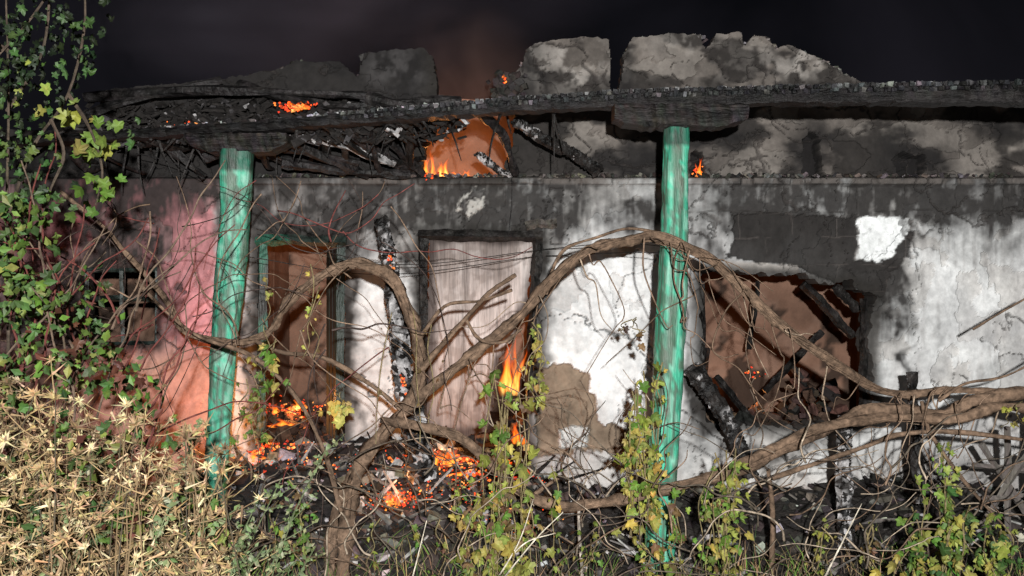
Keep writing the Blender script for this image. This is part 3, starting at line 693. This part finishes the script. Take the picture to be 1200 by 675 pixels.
curtain(597,430,690,28,170,6.3,.105); curtain(622,360,470,12,34,6.5,.075,(G2,G3)); curtain(570,560,690,22,50,6.2)
curtain(758,410,610,18,110,6.35,.085,(G2,G3,G1)); curtain(744,490,630,16,60,6.3,.09,(G2,G3)); curtain(785,560,690,14,34,6.3,.07); curtain(765,620,690,20,36,6.2,.08)
curtain(852,520,690,28,100,6.2,.085,(G1,G2,G2)); curtain(835,560,660,16,30,6.2,.07); curtain(640,540,680,24,40,6.3,.07,(G2,G1,G3))
curtain(1085,555,700,36,100,6.1,.09,(G1,G2,G2,G4)); curtain(1150,590,700,50,120,5.9,.09,(G1,G2,G2,G4)); curtain(1060,640,700,30,30,6.0,.08,(G2,G3)); curtain(1105,510,590,14,26,6.3,.065,(G2,G1)); curtain(950,600,700,26,34,6.2,.055,(G2,G1)); curtain(1010,600,690,20,26,6.3,.055,(G2,BR))
curtain(395,455,485,20,16,6.2,.105,(G3,(.42,.36,.12))); curtain(310,390,450,16,22,6.2,.08,(G1,G3)); curtain(290,440,520,26,36,6.1,.065,(G2,G1,BR)); curtain(545,560,600,20,18,6.2,.06)
curtain(740,370,392,8,7,6.5,.06,(BR,(.06,.04,.03)));curtain(480,360,520,40,14,6.5,.045,(BR,BR));curtain(340,560,660,30,50,5.8,.06,(G1,G2,BR));curtain(1190,470,500,8,8,6.3,.06,(G2,));curtain(350,300,420,60,18,6.3,.05,(BR,G3))
curtain(470,600,690,60,36,6.3,.05,(G1,G2,BR)); curtain(690,620,690,60,34,6.3,.055,(G1,G2))
ml.obj('leaves',M_leaf,vine); mstem.obj('shoots',M_bark,vine)
# ---- left shrubbery
shrub=empty('shrub'); ml=MB(); ms=MB()
for i in range(34):
    u=random.uniform(-90,170); v=random.uniform(330,560); P=[(u,v)]; an=random.uniform(-2.4,-.6)
    for k in range(8):
        an+=random.uniform(-.4,.4); s=26; u+=math.cos(an)*s; v+=math.sin(an)*s; P.append((u,v))
    d=random.uniform(3.9,5.0); tube(ms,[S(a,b,d) for a,b in P],.006,.003,random.choice([(.10,.07,.05),(.10,.03,.025)]),sides=5)
for i in range(3800):
    v=random.uniform(225,640); edge=np.interp(v,[225,300,380,450,640],[20,70,115,165,270])
    u=random.uniform(-130,edge+random.gauss(0,22)); d=random.uniform(3.6,5.2)
    if float(fbm(np.array(u/34.),np.array(v/34.),3,66))<.47: continue
    col=random.choice([(.07,.12,.022),(.07,.12,.022),G4,G4,(.03,.055,.015),G1,(.15,.17,.04),(.08,.03,.02)])
    if random.random()<.65: leaf2(ml,S(u,v,d),random.uniform(.03,.07),col)
    else: leaf(ml,S(u,v,d),random.uniform(.025,.055),col,.3)
ml.obj('leaves',M_leaf,shrub); ms.obj('branches',M_bark,shrub)
tree=empty('climbing_vine_tree'); ml=MB(); ms=MB()
for P in [[(8,520),(10,380),(8,250),(10,120),(6,-40)],[(10,250),(40,170),(80,110),(100,20),(90,-60)],[(80,110),(105,150),(120,200),(112,240)],[(8,130),(50,60),(60,-40)],[(-60,200),(-20,90),(30,30),(80,-40)],[(60,140),(75,180),(60,220),(50,250)],[(10,60),(-50,20),(-90,-40)]]:
    tube(ms,[S(a,b,4.6+.1*math.sin(a)) for a,b in P],.010,.004,(.06,.045,.033),sides=6)
DK=(.012,.02,.008); GD=(.06,.10,.02)
for (u,v,w,h,n,s,cols) in [(110,180,20,38,22,.085,(G1,G1,(.16,.18,.04))),(88,130,8,10,3,.085,(G2,)),(40,240,40,20,36,.06,(GD,G4)),(90,20,28,45,80,.045,(G4,DK,DK)),(30,60,40,60,180,.045,(G4,DK,DK,DK)),(125,215,12,12,7,.075,(G1,)),(40,100,26,24,6,.055,(G2,)),(-60,80,50,90,120,.06,(G4,DK)),(20,180,34,50,110,.045,(G4,GD,DK)),(150,160,8,20,5,.055,(G4,))]:
    for i in range(n): leaf(ml,S(random.gauss(u,w*.7),random.gauss(v,h*.7),4.6+random.uniform(-.5,.5)),s*random.uniform(.5,1.15),random.choice(cols),.8,(.1,.9))
ml.obj('leaves',M_leaf,tree); ms.obj('branches',M_bark,tree)
# ---- thistles
th=empty('dry_thistle_patch'); mt=MB(); DR=(.31,.215,.11);DR2=(.47,.38,.22);DR3=(.14,.095,.05);DR4=(.05,.04,.025)
def spike(mb,p,d,l,w,col):
    d=d.normalized(); s=d.cross(Vector((random.uniform(-1,1),-1,random.uniform(-1,1)))).normalized()*w
    mb.add([p+s,p-s,p+d*l],[(0,1,2)],col)
def head(p,s,col):
    ax=Vector((random.gauss(0,.6),random.gauss(-.2,.5),1)).normalized()
    for k in range(16):
        d=ax*random.uniform(.3,1.2)+Vector((random.gauss(0,.6),random.gauss(0,.6),random.gauss(0,.4))); spike(mt,p,d,s*random.uniform(.5,1.1),s*.22,jit(col,.35))
    for k in range(10):
        d=Vector((random.gauss(0,1),random.gauss(0,1),random.gauss(0,.8))); spike(mt,p,d,s*random.uniform(1.2,2.2),s*.10,jit(col,.35))
for i in range(215):
    u0=random.uniform(-80,265); d=random.uniform(3.3,4.8)
    vlo=np.interp(u0,[-80,60,150,250,320],[435,450,475,520,600]); vt=vlo+random.random()**1.2*(690-vlo)
    g=S(u0+random.uniform(-120,120),0,d+random.uniform(-.2,.2)); g.z=float(gh(g.x,g.y)); top=S(u0,vt,d)
    if top.z<g.z+.1: g.z=top.z-.3
    col=random.choice([DR,DR,DR2,DR3]); sc=random.choice([DR3,DR3,DR4]); P=[g,g.lerp(top,.5)+Vector((random.uniform(-.15,.15),0,.05)),top]
    tube(mt,P,.005,.0025,sc,sides=4,n=4); head(top,random.uniform(.024,.046),col)
    for b in range(random.randint(3,7)):
        f=random.uniform(.5,1.); q=g.lerp(top,f); e=q+Vector((random.uniform(-.24,.24),random.uniform(-.15,.15),random.uniform(-.05,.16)))
        tube(mt,[q,q.lerp(e,.5)+Vector((0,0,-.02)),e],.003,.002,random.choice([DR3,DR]),sides=3,n=2); head(e,random.uniform(.014,.036),random.choice([col,DR,DR2,DR3]))
        for z in range(3): spike(mt,q.lerp(e,random.random()),Vector((random.gauss(0,1),random.gauss(0,1),random.gauss(0,1))),random.uniform(.03,.10),.005,jit(col,.3))
mt.obj('thistles',M_dry,th)
# ---- grass
gr=MB()
def blade(p,h,lean,col,w=.006):
    p=Vector(p); q=p+Vector((lean.x*.35,lean.y*.3,h*.6)); r=p+Vector((lean.x,lean.y,h)); s=Vector((w,0,random.uniform(-w,w)*.5))
    gr.add([p-s,p+s,q+s*.8,q-s*.8,r],[(0,1,2,3),(3,2,4)],jit(col,.3))
for i in range(3200):
    x=random.uniform(-3.6,-.9); y=random.uniform(-5.9,-3.6)
    if x>-1.5 and random.random()<.6: continue
    z=float(gh(x,y)); h=random.uniform(.15,.7)
    blade((x,y,z),h,Vector((random.gauss(0,.25),random.gauss(0,.15),0)),random.choice([DR3,DR4,DR4,G1,G4,G4,DR,(.16,.2,.06)]),random.uniform(.003,.007))
for i in range(1600):
    x=random.uniform(-3,4.6); y=random.uniform(-3.4,-1.9); z=float(gh(x,y))
    blade((x,y,z-.02),random.uniform(.08,.4),Vector((random.gauss(0,.18),random.gauss(0,.1),0)),random.choice([DR4,G4,G1,(.12,.09,.06),(.05,.04,.03),DR3,DR]),random.uniform(.002,.005))
gr.obj('grass',M_dry)
w=empty('weed'); mw=MB()
for (u,v,d) in [(385,520,4.9),(330,560,4.7),(345,600,4.6),(300,590,4.4),(255,560,4.4),(370,640,4.8),(120,620,4.0),(190,640,4.0),(60,600,3.9),(230,500,4.7),(310,640,4.5),(20,650,3.8),(150,560,4.1),(240,620,3.6),(280,640,3.7),(90,560,3.6),(200,590,3.5)]:
    t=S(u,v,d); g=S(u-random.uniform(40,110),0,d); g.z=float(gh(g.x,g.y)); 
    if g.z>t.z-.2: g.z=t.z-.4
    C=catmull([g,g.lerp(t,.5)+Vector((-.05,0,.05)),t],10); tube(mw,[g,g.lerp(t,.5)+Vector((-.05,0,.05)),t],.006,.003,(.13,.16,.08),sides=4)
    for b in range(9):
        q=random.choice(C[5:]); e=q+Vector((random.uniform(-.05,.16),random.uniform(-.1,.1),random.uniform(.03,.14)))
        tube(mw,[q,q.lerp(e,.5),e],.003,.0015,(.13,.16,.08),sides=3,n=2)
        for k in range(9): leaf2(mw,q.lerp(e,random.random()),random.uniform(.015,.04),random.choice([(.14,.18,.08),(.11,.16,.06),(.22,.24,.13)]))
    for k in range(30):
        p=random.choice(C[4:]); leaf2(mw,p+Vector((random.gauss(0,.01),random.gauss(0,.01),0)),random.uniform(.02,.05),random.choice([(.14,.18,.08),(.11,.16,.06),(.2,.22,.12)]))
mw.obj('sprays',M_leaf,w)
pf=empty('broken_fence'); mb=MB()
for P in [[(1140,545),(1210,552)],[(1150,585),(1215,580)],[(1150,520),(1215,620)],[(1205,530),(1150,615)],[(1180,500),(1182,650)]]:
    a=S(*P[0],7.4);b=S(*P[1],7.45); tube(mb,[a,a.lerp(b,.5),b],.028,.024,(.12,.105,.095),sides=4,rn=.25)
a=S(1215,480,7.4);b=S(1215,680,7.4);tube(mb,[a,a.lerp(b,.5),b],.05,.05,(.2,.18,.16),sides=5)
mb.obj('planks',M_board,pf)
mb=MB()
for P in [[(285,300,7.6),(450,322,8),(630,300,8.9)],[(300,268,7.6),(460,310,8),(640,292,8.9)],[(598,170,8.9),(600,230,8.9),(596,275,8.9)],[(640,292,8.9),(720,285,7.8),(790,290,7.1)],[(640,300,8.9),(740,296,7.8),(790,298,7.1)],[(160,180,7.8),(200,190,7.8),(240,210,7.8)]]:
    tube(mb,[S(*p) for p in P],.004,.004,(.02,.02,.02),sides=4)
mb.obj('wire',M_char)
# ================================================================ WORLD / LIGHT / CAMERA
wd=bpy.data.worlds.new('World'); scene.world=wd; wd.use_nodes=True; nt=wd.node_tree; nt.nodes.clear(); L=nt.links
out=N(nt,'ShaderNodeOutputWorld'); bg=N(nt,'ShaderNodeBackground'); bg2=N(nt,'ShaderNodeBackground'); ad=N(nt,'ShaderNodeAddShader')
sk=N(nt,'ShaderNodeTexSky',sky_type='NISHITA'); sk.sun_disc=False; sk.sun_elevation=math.radians(8); sk.sun_rotation=math.radians(184)
L.new(sk.outputs[0],bg.inputs[0]); bg.inputs[1].default_value=.0003
tc=N(nt,'ShaderNodeTexCoord'); n=N(nt,'ShaderNodeTexNoise'); n.inputs['Scale'].default_value=3.2; n.inputs['Detail'].default_value=5; n.inputs['Distortion'].default_value=.4
L.new(tc.outputs['Generated'],n.inputs['Vector'])
cr=N(nt,'ShaderNodeValToRGB'); cr.color_ramp.elements[0].position=.38; cr.color_ramp.elements[0].color=(.0010,.0010,.0014,1); cr.color_ramp.elements[1].position=.68; cr.color_ramp.elements[1].color=(.009,.008,.011,1)
L.new(n.outputs['Fac'],cr.inputs[0]); L.new(cr.outputs[0],bg2.inputs[0]); bg2.inputs[1].default_value=1
L.new(bg.outputs[0],ad.inputs[0]); L.new(bg2.outputs[0],ad.inputs[1]); L.new(ad.outputs[0],out.inputs[0])
sl=bpy.data.lights.new('sun','SUN'); sl.energy=.10; sl.angle=math.radians(3); sl.color=(1,.97,.93)
so=bpy.data.objects.new('sun',sl); scene.collection.objects.link(so)
dr=Vector((-.06,1,-.14)); so.rotation_euler=dr.to_track_quat('-Z','Y').to_euler()
fl=bpy.data.lights.new('photo_flash_lamp','POINT'); fl.energy=560; fl.shadow_soft_size=.04; fl.color=(1,.99,.97)
fl.use_nodes=True; nt=fl.node_tree; em=[n for n in nt.nodes if n.type=='EMISSION'][0]
lf=N(nt,'ShaderNodeLightFalloff'); lf.inputs['Strength'].default_value=1.0; nt.links.new(lf.outputs['Linear'],em.inputs['Strength'])
fo=bpy.data.objects.new('photo_flash_lamp',fl); fo.location=(.15,-9.8,2.4); scene.collection.objects.link(fo)
cam=bpy.data.cameras.new('camera'); co=bpy.data.objects.new('camera',cam); scene.collection.objects.link(co)
co.location=(0,CY,CZ); co.rotation_euler=(math.pi/2,0,0); cam.lens=F/1200*36; cam.sensor_width=36; cam.clip_end=1000; cam.clip_start=.05
scene.camera=co
scene.view_settings.view_transform='Standard'; scene.view_settings.look='None'; scene.view_settings.exposure=0
